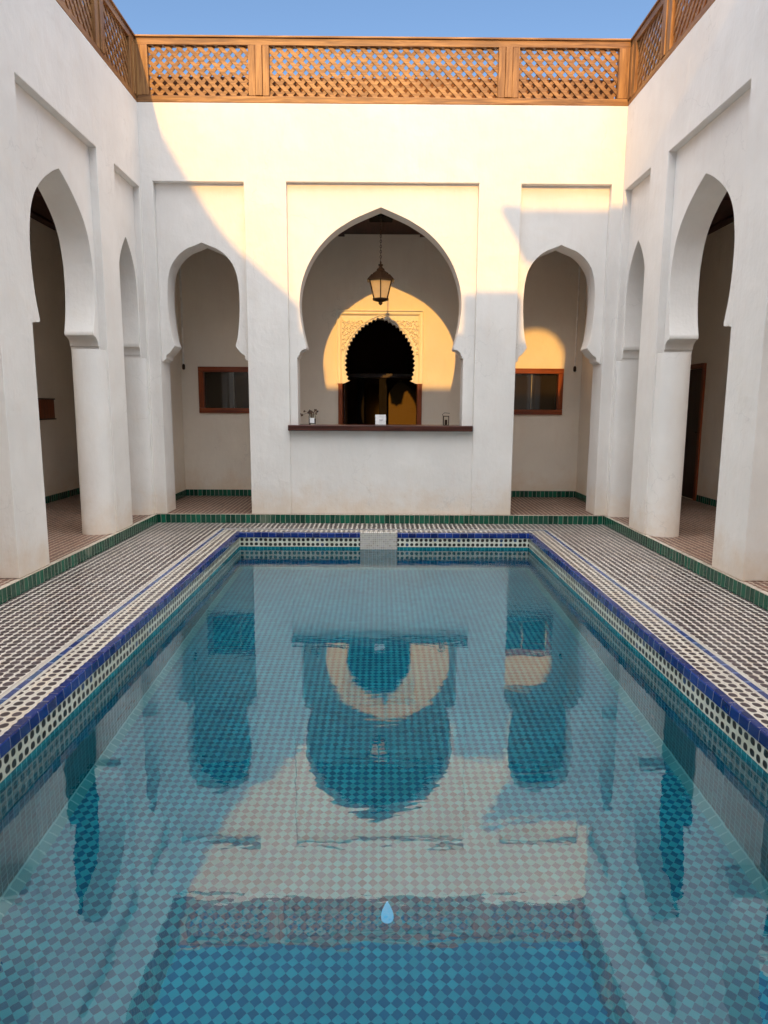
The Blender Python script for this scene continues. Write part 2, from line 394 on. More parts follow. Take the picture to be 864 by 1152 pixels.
SIDE_ARCH = [(0, 3.36), (.085, 3.325), (.185, 3.285), (.285, 3.21), (.367, 3.10), (.411, 2.965), (.428, 2.81), (.430, 2.62), (.415, 2.40), (.39, 2.24), (.368, 2.165)]
CEN_ARCH = [(0, 3.765), (.15, 3.705), (.312, 3.635), (.425, 3.572), (.53, 3.505), (.652, 3.40), (.765, 3.27), (.854, 3.13), (.918, 2.98), (.957, 2.84), (.973, 2.69), (.970, 2.56), (.950, 2.40), (.918, 2.25), (.893, 2.155)]
B_ARCH = [(0, 3.465), (.085, 3.425), (.19, 3.365), (.32, 3.275), (.45, 3.155), (.535, 3.02), (.575, 2.89), (.597, 2.77), (.602, 2.63), (.594, 2.46), (.565, 2.28), (.524, 2.14)]
B_ARCH = [(u*1.02, 1.44+(z-1.44)*1.027) for u, z in B_ARCH]
C_ARCH = [(u*.47, 2.158+(z-2.158)*.85) for u, z in B_ARCH]

def infill(c, arch, p0, p1, ztop, zb, o0=None, o1=None, jamb=None, zfoot=None):
    """plaster infill of one bay; opening centred at c, outer p0..p1. Below the impost the opening spans o0..o1"""
    o0 = p0 if o0 is None else o0; o1 = p1 if o1 is None else o1
    a = spline(arch, 5)
    zt = arch[-1][1]
    right = [(c+u, z) for u, z in a] + [(c+u, z) for u, z in impost(arch[-1][0], zt, o1-c, zb, arch is SIDE_ARCH)[1:]]
    left = [(c-u, z) for u, z in a] + [(c-u, z) for u, z in impost(arch[-1][0], zt, c-o0, zb, arch is SIDE_ARCH)[1:]]
    left = left[1:]
    zl = zb if zfoot is None else zfoot
    poly = []
    if zfoot is None:
        r = list(right);
        if abs(r[-1][0]-p1) < 1e-6: pass
        poly = r + ([] if abs(o1-p1) < 1e-6 else [(p1, zb)]) + [(p1, ztop), (p0, ztop)] + ([] if abs(o0-p0) < 1e-6 else [(p0, zb)]) + list(reversed(left))
    else:
        poly = list(right) + [(o1, zfoot), (p1, zfoot), (p1, ztop), (p0, ztop), (p0, zfoot), (o0, zfoot)] + list(reversed(left))
    return poly

def comb(u0, u1, z0, ztop, notches):
    """wall outline with openings (a, b, zt) rising from the floor"""
    poly = [(u0, z0), (u0, ztop), (u1, ztop), (u1, z0)]
    for a, b, zt in sorted(notches, reverse=True):
        poly += [(b, z0), (b, zt), (a, zt), (a, z0)]
    return poly

# ------------------------------------------------------------------ ground, deck, pool
bm = NB(); box(bm, -60, 60, -60, 60, -3.0, -2.9); g = struct(obj('ground', bm, flat('dry_earth', (.30, .22, .15), .9)))

# deck: mosaic field between the step and the blue line, then border rows (each frame butts the next)
bm = NB()
def frame(bm, a, b, z, t, mi=0):
    """flat ring between rect a=(x0,x1,y0,y1) outside and b inside"""
    x0, x1, y0, y1 = a; X0, X1, Y0, Y1 = b
    for r in ((x0, X0, y0, y1), (X1, x1, y0, y1), (X0, X1, y0, Y0), (X0, X1, Y1, y1)):
        box(bm, r[0], r[1], r[2], r[3], z-t, z, mi)
SY1 = YB-.03; SX = W-.025; SY0 = YF+.03
R_step = (-SX, SX, SY0, SY1)
def rr(o): return (PL-o, PR+o, PY0-o, PY1+o)
frame(bm, R_step, rr(.285), 0, .2, 0)
frame(bm, rr(.285), rr(.255), 0, .2, 1)
frame(bm, rr(.255), rr(.22), 0, .2, 2)
frame(bm, rr(.22), rr(.20), 0, .2, 1)
frame(bm, rr(.20), rr(.037), 0, .2, 3)
deck = struct(obj('deck', bm, [M['deck'], M['cream'], M['blue_line'], M['border']]))

pool = thing('swimming_pool', 'long rectangular pool of teal mosaic with cobalt tile coping and black dotted rim', 'pool', (0, 4.1, ZPF))
bm = NB(); ring(bm, [(-.004, -.002), (0, .004), (.037, .005), (.037, -.06), (.001, -.054), (-.007, -.052)], PL, PR, PY0, PY1)
# top faces get the tile-row look
for f in bm.faces:
    f.normal_update()
    if abs(f.normal.z) > .7 and f.calc_center_median().z > -.01: f.material_index = 1
obj('coping', bm, [M['cobalt'], M['cobalt_top']], pool)
bm = NB(); ring(bm, [(0, -.056), (.03, -.056), (.03, -.160), (0, -.160)], PL, PR, PY0, PY1); obj('tile_band', bm, M['band'], pool)
bm = NB(); ring(bm, [(.002, -.1605), (.2, -.1605), (.2, ZPF-.1), (.002, ZPF-.1)], PL, PR, PY0, PY1); obj('pool_wall', bm, M['pool_wall'], pool)
bm = NB(); box(bm, PL, PR, PY0, PY1, ZPF-.1, ZPF); obj('pool_floor', bm, M['pool_floor'], pool)
bm = NB(); ring(bm, [(-.045, ZPF+.001), (-.02, ZPF+.03), (.002, ZPF+.055), (.002, ZPF-.01), (-.045, ZPF-.01)], PL, PR, PY0, PY1); obj('floor_trim', bm, M['teal_trim'], pool)
bm = NB()
box(bm, -.245, .185, PY1-.012, PY1+.075, -.196, .0085); o = obj('worn_patch', bm, M['worn'], pool, bevel=.004); o['label'] = 'pale worn mosaic patch interrupting the blue coping'
# drop-shaped inlay on the pool floor
bm = NB(); pts = []
for i in range(28):
    a = 2*PI*i/28; r = .036
    x = r*math.sin(a)*(math.sin(a/2) if a <= PI else math.sin(a/2))**1.1; y = -.062*math.cos(a)*-1
    pts.append((x+.02, 2.62+y))
prism(bm, pts, 'z', ZPF+.001, ZPF+.006)
o = obj('drop_inlay', bm, M['dropblue'], pool); o['label'] = 'small sky blue drop shape set in the floor mosaic'

bm = NB()
vs = [bm.verts.new(p) for p in ((PL-.001, PY0-.001, ZWAT), (PR+.001, PY0-.001, ZWAT), (PR+.001, PY1+.001, ZWAT), (PL-.001, PY1+.001, ZWAT))]
bm.faces.new(vs); water = obj('water', bm, M['water']); struct(water)
for p in water.data.polygons:
    if p.normal.z < 0: p.flip()

# gallery floor and green step
bm = NB()
frame(bm, (-XG, XG, YF-1.8, 11.4), (-SX-.05, SX+.05, SY0-.05, SY1+.05), ZF, .15, 0)
frame(bm, (-SX-.05, SX+.05, SY0-.05, SY1+.05), (-SX-.004, SX+.004, SY0-.004, SY1+.004), ZF-.001, .05, 1)
box(bm, -2.6, 2.6, 11.4, YG+6.2, ZF-.15, ZF, 0)
struct(obj('gallery_floor', bm, [M['gfloor'], M['ledge']]))
bm = NB(); ring(bm, [(0, 0.), (-.000, ZF-.003), (.05, ZF-.0065), (.05, -.1), (0, -.1)], -SX, SX, SY0, SY1)
struct(obj('step', bm, M['green']))

# ------------------------------------------------------------------ back arcade wall
S0, S1, CH = 1.62, 2.675, 1.125
aw = thing('arcade_wall', 'white plaster wall across the far end with a wide central arch between two narrower arches', 'wall', (0, YB, ZF), 'arcaded courtyard walls')
bm = NB(); prism(bm, comb(-W-T, W+T, ZF, ZW, [(-S1, -S0, 4.02), (-CH, CH, 4.025), (S0, S1, 4.02)]), 'y', YB, YB+T)
obj('wall', bm, M['white'], aw, bevel=.007)
for c, p0, p1 in ((-2.15, -S1, -S0), (2.135, S0, S1)):
    bm = NB(); prism(bm, infill(c, SIDE_ARCH, p0, p1, 4.02, 1.975), 'y', YB+REC, YB+T-.003); obj('arch', bm, M['white'], aw, bevel=.005)
bm = NB(); prism(bm, infill(-.02, CEN_ARCH, -CH, CH, 4.025, 2.03, -1.03, .99, zfoot=1.15), 'y', YB+REC*.75, YB+T-.06); obj('arch', bm, M['white'], aw, bevel=.005)
bm = NB(); box(bm, -CH, CH, YB+.03, YB+T-.03, ZF, 1.148); obj('counter_wall', bm, M['white'], aw)
bm = NB(); box(bm, -1.145, 1.115, YB-.05, YB+T+.10, 1.149, 1.218); obj('counter_top', bm, M['counter'], aw, bevel=.008)

# ------------------------------------------------------------------ side arcade walls
def side_wall(sx, label):
    t = thing('arcade_wall', label, 'wall', (sx*W, 4, ZF), 'arcaded courtyard walls')
    d0, d1 = sx*W, sx*(W+T)
    op = [(7.55, 8.30), (5.605, 7.10), (3.68, 5.115), (1.95, 3.24), (.05, 1.5)]
    bm = NB(); prism(bm, comb(YF-T, YB+.004, ZF, ZW-.002, [(a, b, 3.94) for a, b in op]), 'x', d0, d1)
    obj('wall', bm, M['white'], t, bevel=.007)
    r0, r1 = sx*(W+REC), sx*(W+T-.003)
    for k, (a, b) in enumerate(op):
        if k == 0: arch, c = C_ARCH, 7.99
        else: arch, c = B_ARCH, (6.42 if k == 1 else (a+b)/2)
        if k > 2: arch = [(u*.92, z) for u, z in arch]
        bm = NB(); prism(bm, infill(c, arch, a, b, 3.94, 2.0), 'x', r0, r1); obj('arch', bm, M['white'], t, bevel=.005)
    # half-round columns engaged to the far side of the openings, under the imposts
    for y, rx in ((7.10, .17), (8.30, .07)):
        bm = NB(); n = 20; pl = []
        cx = sx*(W+T/2); hw = T/2-.016
        for z, k in ((ZF, 1.07), (ZF+.05, 1.06), (ZF+.10, 1.03), (ZF+.30, 1.0), (2.0, .97)):
            pl.append([bm.verts.new((cx+hw*math.cos(PI*i/n)*min(1, k+.0), y-rx*k*math.sin(PI*i/n)**.8, z)) for i in range(n+1)])
        for i in range(len(pl)-1):
            for j in range(n): bm.faces.new((pl[i][j], pl[i][j+1], pl[i+1][j+1], pl[i+1][j]))
        obj('column', bm, M['white'], t, smooth=60)
    return t
side_wall(-1, 'white plaster arcade along the left of the pool, all in shade')
side_wall(1, 'white plaster arcade along the right of the pool, warm light on its top')

# front arcade wall behind the camera, with an added blocker on top, cut to shape the sunlight
fw = thing('arcade_wall', 'white plaster wall closing the near end of the courtyard, behind the viewer', 'wall', (0, YF, ZF), 'arcaded courtyard walls')
bm = NB(); prism(bm, comb(-W, W, ZF, ZW, [(-S1, -S0, 4.02), (-CH, CH, 4.025), (S0, S1, 4.02)]), 'y', YF-T, YF); obj('wall', bm, M['white'], fw, bevel=.007)
for c, p0, p1 in ((-2.15, -S1, -S0), (2.135, S0, S1)):
    bm = NB(); prism(bm, infill(c, SIDE_ARCH, p0, p1, 4.02, 1.975), 'y', YF-T+.003, YF-REC); obj('arch', bm, M['white'], fw)
bm = NB(); prism(bm, infill(0, CEN_ARCH, -CH, CH, 4.025, 2.03), 'y', YF-T+.003, YF-REC); obj('arch', bm, M['white'], fw)
SDX, SDZ = .085, .365            # sun travels (SDX, 1, -SDZ)
L = YB-(YF-.15)
sil = [(-4.3, 1.27-.0), (-4.3, 6.2), (-3.05, 6.2), (-2.86, 5.35)] + spline([(-2.72, 4.92), (-2.62, 4.66), (-2.36, 4.17), (-2.19, 3.90), (-2.0, 3.60), (-1.81, 3.36), (-1.60, 3.15), (-1.37, 2.94), (-1.14, 2.74), (-1.0, 2.62)], 4) + \
      [(-.985, 2.30), (.975, 2.30), (.975, 2.76), (1.68, 2.76), (1.68, 2.22), (2.51, 2.22), (2.53, 2.80), (2.47, 3.00), (2.36, 3.15), (2.22, 3.23), (2.08, 3.25), (1.9, 3.22), (1.70, 3.22), (1.39, 3.73), (6.2, 3.73), (6.2, 1.27)]
bm = NB(); prism(bm, [(x-SDX*L, z+SDZ*L if z > 1.3 else ZW+.001) for x, z in sil], 'y', YF-.30, YF-.0-.003)
obj('sun_blocker', bm, M['white'], fw)  # unseen slab added to cast the sun outline on the far wall

# ------------------------------------------------------------------ galleries
def wall_holes(bm, u0, u1, z0, z1, holes, ax, d0, d1):
    """wall with rectangular holes (a, b, za, zb), made of butting blocks in columns"""
    us = sorted({u0, u1, *[h[0] for h in holes], *[h[1] for h in holes]})
    # single mesh built from a grid, then welded
    zs = sorted({z0, z1, *[h[2] for h in holes], *[h[3] for h in holes]})
    def inside(u, z): return any(a < u < b and c < z < d for a, b, c, d in holes)
    def P(u, v, d): return (u, d, v) if ax == 'y' else (d, u, v)
    cell = {}
    for i in range(len(us)-1):
        for j in range(len(zs)-1):
            cell[i, j] = not inside((us[i]+us[i+1])/2, (zs[j]+zs[j+1])/2)
    V = {}
    def v(i, j, d):
        if (i, j, d) not in V: V[i, j, d] = bm.verts.new(P(us[i], zs[j], (d0, d1)[d]))
        return V[i, j, d]
    for (i, j), s in cell.items():
        if not s: continue
        for d in (0, 1): bm.faces.new([v(i, j, d), v(i+1, j, d), v(i+1, j+1, d), v(i, j+1, d)])
        for (di, dj, a, b) in ((-1, 0, (i, j), (i, j+1)), (1, 0, (i+1, j), (i+1, j+1)), (0, -1, (i, j), (i+1, j)), (0, 1, (i, j+1), (i+1, j+1))):
            if not cell.get((i+di, j+dj), False):
                bm.faces.new([v(*a, 0), v(*b, 0), v(*b, 1), v(*a, 1)])

DH = (-.60, .565)   # doorway
gw = thing('gallery_wall', 'cream wall at the back of the far gallery, holding the carved doorway and both windows', 'wall', (0, YG, ZF), 'walls of the galleries')
WIN = [(-2.68, -1.72), (1.70, 2.675)]
bm = NB(); wall_holes(bm, -3.0, 3.0, ZF, ZW, [(DH[0], DH[1], ZF, 2.72), *[(a+.03, b-.03, 1.36, 1.99) for a, b in WIN]], 'y', YG, YG+.3)
obj('wall', bm, M['inner'], gw)
for sx in (-1, 1):
    bm = NB(); a, b = sorted((sx*2.93, sx*3.10)); box(bm, a, b, 9.25, YG-.001, ZF, ZC+.03); obj('return_wall', bm, M['inner'], gw, bevel=.01)
for sx in (-1, 1):
    bm = NB(); a, b = sorted((sx*3.001, sx*3.10)); box(bm, a, b, YG-.0005, 11.5, ZF, ZW); a, b = sorted((sx*3.101, sx*(XG-.001))); box(bm, a, b, 11.4, 11.5, ZF, ZW); obj('end_wall', bm, M['inner'], gw)
for a, b in ((-2.928, DH[0]-.08), (DH[1]+.08, 2.928)):
    bm = NB(); box(bm, a, b, YG-.014, YG-.001, ZF+.001, ZF+.095); obj('skirting', bm, M['green'], gw)
for sx in (-1, 1):
    bm = NB(); a, b = sorted((sx*2.929, sx*2.916)); box(bm, a, b, 9.25, YG-.015, ZF+.001, ZF+.095); obj('skirting', bm, M['green'], gw)

for sx, lab, hole in ((-1, 'cream outer wall of the left gallery behind the arcade', []), (1, 'cream outer wall of the right gallery with a dark doorway', [(9.80, 10.60, ZF, 2.02)])):
    t = thing('gallery_wall', lab, 'wall', (sx*XG, 4, ZF), 'walls of the galleries')
    bm = NB(); d = sorted((sx*XG, sx*(XG+.25))); wall_holes(bm, YF-2.1, 11.5, ZF-.2, ZW, hole, 'x', *d); obj('wall', bm, M['inner'], t)
    segs = [(YF-1.8, 11.39)] if sx < 0 else [(YF-1.8, 9.72), ]
    for a, b in segs:
        bm = NB(); d = sorted((sx*(XG-.001), sx*(XG-.014))); box(bm, d[0], d[1], a, b, ZF+.001, ZF+.095); obj('skirting', bm, M['green'], t)
t = thing('gallery_wall', 'cream outer wall of the near gallery behind the viewer', 'wall', (0, YF-1.8, ZF), 'walls of the galleries')
bm = NB(); box(bm, -XG-.25, XG+.25, YF-2.4, YF-2.101, ZF-.2, 6.6); obj('wall', bm, M['inner'], t)

# roofs / wooden ceilings
bm = NB(); box(bm, -XG, XG, YB+T+.001, 11.4, ZC+.1, ZC+.35)
for sx in (-1, 1):
    a, b = sorted((sx*(W+T+.001), sx*XG)); box(bm, a, b, 6.6, YB+T+.001, ZC+.1, ZC+.35)
struct(obj('roof_terrace', bm, plaster('terrace_plaster', (.55, .45, .36), dirt=False)))
ceil = thing('wooden_ceiling', 'dark brown boarded ceiling with beams over the galleries', 'ceiling', (0, 9, ZC))
bm = NB(); box(bm, -XG, XG, YB+T+.002, 11.39, ZC+.035, ZC+.075)
for sx in (-1, 1):
    a, b = sorted((sx*(W+T+.002), sx*XG)); box(bm, a, b, 6.61, YB+T+.002, ZC+.035, ZC+.075)
obj('boards', bm, M['darkwood'], ceil)
for i in range(24):
    x = -4.45+i*.387
    if abs(x+.0) < .25: continue
    bm = NB(); box(bm, x-.045, x+.045, YB+T+.003, YG-.001, ZC-.0, ZC+.034); obj('beam', bm, M['darkwood'], ceil, bevel=.004)
for sx in (-1, 1):
    for i in range(22):
        y = 6.7+i*.40
        if y > YB+.2: break
        bm = NB(); a, b = sorted((sx*(W+T+.004), sx*(XG-.001))); box(bm, a, b, y-.045, y+.045, ZC, ZC+.034); obj('beam', bm, M['darkwood'], ceil, bevel=.004)
bm = NB(); box(bm, -.17, .13, 8.95, 9.25, ZC-.02, ZC+.034); obj('hatch', bm, M['black'], ceil, bevel=.006)
# upper walls of gallery: parapet inner walls behind the arcade so the terrace reads
# ------------------------------------------------------------------ room behind the doorway
rm = thing('back_room', 'dim brown room seen through the carved doorway, with an inner opening', 'room', (0, YG+.3, ZF))
bm = NB(); ring(bm, [(0, 0), (.1, 0), (.1, 3.4), (0, 3.4)], -1.9, 2.2, 0, 1)   # placeholder ring replaced below
bm.free()
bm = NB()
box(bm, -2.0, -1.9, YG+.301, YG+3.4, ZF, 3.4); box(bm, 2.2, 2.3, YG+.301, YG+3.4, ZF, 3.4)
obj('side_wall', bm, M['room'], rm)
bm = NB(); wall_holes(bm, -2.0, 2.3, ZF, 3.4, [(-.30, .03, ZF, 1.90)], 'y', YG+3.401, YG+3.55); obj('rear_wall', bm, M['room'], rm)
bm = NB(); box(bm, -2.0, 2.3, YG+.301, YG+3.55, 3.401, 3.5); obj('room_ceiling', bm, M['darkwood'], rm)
bm = NB(); a = [( .13, ZF), (.13, 1.60), (.145, 1.72), (.33, 1.93), (.62, 1.72), (.66, 1.6), (.66, ZF)]  # pointed panel added in place of the lit wall beyond the doorway
prism(bm, a, 'y', YG+2.2, YG+2.28); o = obj('screen', bm, M['olive'], rm, bevel=.01); o['label'] = 'ochre panel with a pointed top, standing in for a lit wall'
bm = NB(); box(bm, -.04, .10, YG+1.9, YG+2.02, ZF, 1.94); obj('post', bm, M['black'], rm, bevel=.01)
bm = NB(); box(bm, -.42, -.30, YG+1.9, YG+2.02, ZF, 1.94); obj('post', bm, M['black'], rm, bevel=.01)
bm = NB(); box(bm, -1.9, .9, YG+1.88, YG+2.04, 1.941, 2.02); obj('lintel', bm, M['doorwood'], rm, bevel=.01)
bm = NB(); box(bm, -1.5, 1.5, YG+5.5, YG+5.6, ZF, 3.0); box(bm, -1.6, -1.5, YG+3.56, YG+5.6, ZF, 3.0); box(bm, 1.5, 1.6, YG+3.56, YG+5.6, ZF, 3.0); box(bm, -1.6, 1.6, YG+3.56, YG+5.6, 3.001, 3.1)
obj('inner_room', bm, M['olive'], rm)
lp = thing('wall_lamp', 'small glowing amber lamp on the wall of the inner room beyond the doorway', 'lamp', (.045, YG+5.46, 1.35))
bm = NB(); lathe(bm, [(.03, 0), (.05, .02), (.06, .20), (.05, .3), (.02, .32)], 12, (.045, YG+5.40, 1.1))
s = NT('lamp_glow'); s.b.inputs['Emission Color'].default_value = (1, .55, .15, 1); s.b.inputs['Emission Strength'].default_value = .8; s.b.inputs['Base Color'].default_value = (.8, .5, .2, 1)
obj('lamp_shade', bm, s.m, lp, smooth=40)
bm = NB(); box(bm, .025, .065, YG+5.40, YG+5.499, 1.06, 1.10); obj('bracket', bm, M['metal'], lp)

# ------------------------------------------------------------------ carved doorway
dw = thing('carved_doorway', 'arched doorway in the far gallery with carved stucco panel above red wooden jambs', 'doorway', (0, YG, ZF))
F0, F1, FZ0, FZ1 = -.655, .605, 1.78, 2.825
cx = -.025
# toothed intrados
base = spline([(0, 2.70), (.085, 2.665), (.168, 2.622), (.25, 2.565), (.32, 2.494), (.40, 2.385), (.455, 2.264), (.482, 2.12), (.482, 1.99), (.462, 1.88), (.44, 1.82)], 7)
# resample by length and make small scallops
def resample(p, n):
    ls = [0]
    for i in range(1, len(p)): ls.append(ls[-1]+math.dist(p[i], p[i-1]))
    out = []
    for k in range(n+1):
        s_ = ls[-1]*k/n; i = max(j for j in range(len(ls)) if ls[j] <= s_+1e-9); i = min(i, len(p)-2)
        t_ = (s_-ls[i])/(ls[i+1]-ls[i]); out.append((p[i][0]+(p[i+1][0]-p[i][0])*t_, p[i][1]+(p[i+1][1]-p[i][1])*t_))
    return out, ls[-1]
NS = 17
rs, tot = resample(base, NS*6)
side = []
for k, (u, z) in enumerate(rs):
    i0, i1 = max(0, k-1), min(len(rs)-1, k+1)
    tx, tz = rs[i1][0]-rs[i0][0], rs[i1][1]-rs[i0][1]; l = math.hypot(tx, tz); nx, nz = -tz/l, tx/l   # outward
    ph = (k/6.) % 1
    d = .027*abs(math.sin(PI*ph))
    sgn = 1 if nx*u+nz*(z-2.1) > 0 else -1
    side.append((u+sgn*nx*d, z+sgn*nz*d))
side[0] = (0, side[0][1])
def dpoly(sc_=0.):
    R = [(cx+max(u, .0)+0., z) for u, z in side]; Lf = [(cx-u, z) for u, z in side[1:]]
    return R, Lf
R, Lf = dpoly()
poly = R + [(cx+.53, FZ0+.0), (F1, FZ0), (F1, FZ1), (F0, FZ1), (F0, FZ0), (cx-.53, FZ0+.0)] + list(reversed(Lf))
bm = NB(); prism(bm, poly, 'y', YG-.030, YG+.10)
obj('arch_panel', bm, M['stucco'], dw)
# raised border mouldings
def strip(bm, pts, w, y0, y1):
    """flat raised strip following a polyline"""
    a = []; b = []
    for i, p in enumerate(pts):
        q0, q1 = pts[max(i-1, 0)], pts[min(i+1, len(pts)-1)]
        tx, tz = q1[0]-q0[0], q1[1]-q0[1]; l = math.hypot(tx, tz) or 1; nx, nz = -tz/l, tx/l
        a.append((p[0]+nx*w/2, p[1]+nz*w/2)); b.append((p[0]-nx*w/2, p[1]-nz*w/2))
    for i in range(len(pts)-1):
        q = [a[i], a[i+1], b[i+1], b[i]]
        f = [bm.verts.new((x, y0, z)) for x, z in q]; k = [bm.verts.new((x, y1, z)) for x, z in q]
        bm.faces.new(f); bm.faces.new(list(reversed(k)))
        for j in range(4): bm.faces.new((f[j], k[j], k[(j+1) % 4], f[(j+1) % 4]))
bm = NB()
for o_, w_ in ((.012, .014), (.055, .012), (.072, .006)):
    box(bm, F0+o_-w_/2, F0+o_+w_/2, YG-.054, YG-.029, FZ0, FZ1-o_+w_/2)
    box(bm, F1-o_-w_/2, F1-o_+w_/2, YG-.054, YG-.029, FZ0, FZ1-o_+w_/2)
    box(bm, F0+o_+w_/2, F1-o_-w_/2, YG-.054, YG-.029, FZ1-o_-w_/2, FZ1-o_+w_/2)
obj('moulding', bm, M['stucco'], dw, bevel=.002)
# arch rib just outside the scallops
bm = NB()
for s_ in (1, -1):
    pts = [(cx+s_*(u*1.085+.0), 2.05+(z-2.05)*1.085) for u, z in resample(base, 30)[0]]
    strip(bm, pts, .016, YG-.052, YG-.029)
obj('arch_rib', bm, M['stucco'], dw)
# arabesque scrolls filling the spandrels: little raised curls
bm = NB(); rnd = random.Random(3)
def in_spandrel(x, z):
    if not (F0+.085 < x < F1-.085 and z < FZ1-.085 and z > 2.1): return False
    u = abs(x-cx)
    for i in range(len(base)-1):
        u0, z0 = base[i]; u1, z1 = base[i+1]
        if z0 >= z >= z1:
            uu = u0+(u1-u0)*((z0-z)/max(1e-6, z0-z1)); return u > uu*1.09+.03
    return z > base[0][1]*1.0+.05
step = .046
zz = 2.1; row = 0
while zz < FZ1:
    x = F0 + (.5*step if row % 2 else 0)
    while x < F1:
        if in_spandrel(x, zz):
            sgn = 1 if x > cx else -1; a0 = rnd.uniform(0, 6.28); R0 = step*.46
            pts = []
            for k in range(9):
                a = a0+sgn*k/8*4.6; r_ = R0*(1-.62*k/8); pts.append((x+r_*math.cos(a), zz+r_*math.sin(a)))
            strip(bm, pts, .011, YG-.060, YG-.029)
        x += step
    zz += step*.87; row += 1
obj('arabesque', bm, M['stucco'], dw)
for a, b in ((-.635, -.572), (.522, .592)):
    bm = NB(); box(bm, a, b, YG-.045, YG+.25, ZF, FZ0-.001); obj('jamb', bm, M['redwood_v'], dw, bevel=.006)
bm = NB(); box(bm, DH[0]+.03, DH[0]+.055, YG+.20, YG+.82, ZF+.01, 1.80); obj('door_leaf', bm, M['doorwood'], dw, bevel=.004)

# ------------------------------------------------------------------ windows
wt_label = ['red-brown framed window behind the left arch of the far wall, in full shade', 'red-brown framed window behind the right arch, sunlight catching its top rail']
first = None
for k, (a, b) in enumerate(WIN):
    c = (a+b)/2; hw = (b-a)/2
    if first is None:
        t = thing('window', wt_label[0], 'window', (c, YG, 1.675), 'windows of the far gallery', local=True); first = t
        bm = NB()
        ro = [(-hw, -.335), (hw, -.335), (hw, .335), (-hw, .335)]; w_ = .075
        box(bm, -hw, hw, -.03, .10, .335-w_, .335); box(bm, -hw, hw, -.03, .10, -.335, -.335+w_)
        fr = obj('frame', bm, M['redwood'], t, bevel=.006)
        for q in (-1, 1):
            bm = NB(); x0, x1 = sorted((q*hw, q*(hw-w_))); box(bm, x0, x1, -.028, .098, -.335+w_+.001, .335-w_-.001); obj('stile', bm, M['redwood_v'], t, bevel=.006)
        bm = NB(); box(bm, -hw+w_, hw-w_, .045, .055, -.26, .26); obj('pane', bm, M['pane'], t)
        bm = NB(); box(bm, .02, .031, .03, .043, -.259, .259); obj('mullion', bm, M['steel'], t)
    else:
        t = first.copy(); C.objects.link(t); t.location = (c, YG, 1.675); t['label'] = wt_label[1]
        for ch in list(first.children):
            q = ch.copy(); C.objects.link(q); q.parent = t

# hanging cable pipes
for k, (x, lab) in enumerate(((-2.86, 'thin pale conduit hanging down the corner left of the left window'), (2.80, 'thin pale conduit hanging down the corner right of the right window'))):
    t = thing('conduit', lab, 'conduit', (x, 9.98, 1.96), 'conduits in the far gallery corners')
    bm = NB(); tube(bm, [(x, 9.98, 2.04), (x+.002, 9.98, 3.0), (x, 9.98, ZC+.05)], .013, 8); obj('pipe', bm, M['pipe'], t, smooth=60)
    bm = NB(); lathe(bm, [(.012, 0), (.022, .015), (.022, .06), (.013, .08)], 10, (x, 9.98, 1.96)); obj('end_fitting', bm, M['metal'], t, smooth=40)

# ------------------------------------------------------------------ lantern
LY = 8.84; lx = -.02
lt = thing('lantern', 'black metal lantern with amber glass hanging on a chain in the central arch', 'lantern', (lx, LY, 2.52))
Z0 = 2.60
bm = NB()
zc = 3.265; k = 0
while zc < ZC+.01:
    pts = []
    for i in range(13):
        a = 2*PI*i/12; px, pz = .0095*math.cos(a), .019*math.sin(a)
        pts.append((lx+(px if k % 2 else 0), LY+(0 if k % 2 else px), zc+pz))
    rings = []
    tube(bm, pts, .0035, 6); zc += .031; k += 1
obj('chain', bm, M['metal'], lt, smooth=60)
bm = NB()
lathe(bm, [(.028, 3.075), (.03, 3.06), (.016, 3.05), (.024, 3.03), (.045, 3.01), (.052, 2.985), (.095, 2.95), (.100, 2.935), (.118, 2.93), (.165, 2.865), (.17, 2.855), (.15, 2.85)], 6, (lx, LY, 0), a0=PI/6)
lathe(bm, [(.006, 3.12), (.010, 3.10), (.008, 3.07)], 8, (lx, LY, 0))
obj('cap', bm, M['metal'], lt)
bm = NB(); lathe(bm, [(.132, 2.849), (.078, 2.615)], 6, (lx, LY, 0), a0=PI/6); obj('glass', bm, M['amber'], lt)
bm = NB()
for i in range(6):
    a = PI/6+PI/3*i
    tube(bm, [(lx+.136*math.cos(a), LY+.136*math.sin(a), 2.855), (lx+.082*math.cos(a), LY+.082*math.sin(a), 2.61)], .0065, 6)
obj('frame_bar', bm, M['metal'], lt)
bm = NB(); lathe(bm, [(.098, 2.614), (.100, 2.600), (.07, 2.585), (.03, 2.572), (.022, 2.56), (.026, 2.548), (.006, 2.525)], 6, (lx, LY, 0), a0=PI/6); obj('base', bm, M['metal'], lt)

for ch in lt.children:
    if ch.name.startswith('chain'): continue
    for v in ch.data.vertices:
        v.co.x = lx+(v.co.x-lx)*1.15; v.co.y = LY+(v.co.y-LY)*1.15; v.co.z = 2.712+(v.co.z-2.525)*.90
lt.location.z = 2.712
for ch in lt.children: ch.location = -lt.location
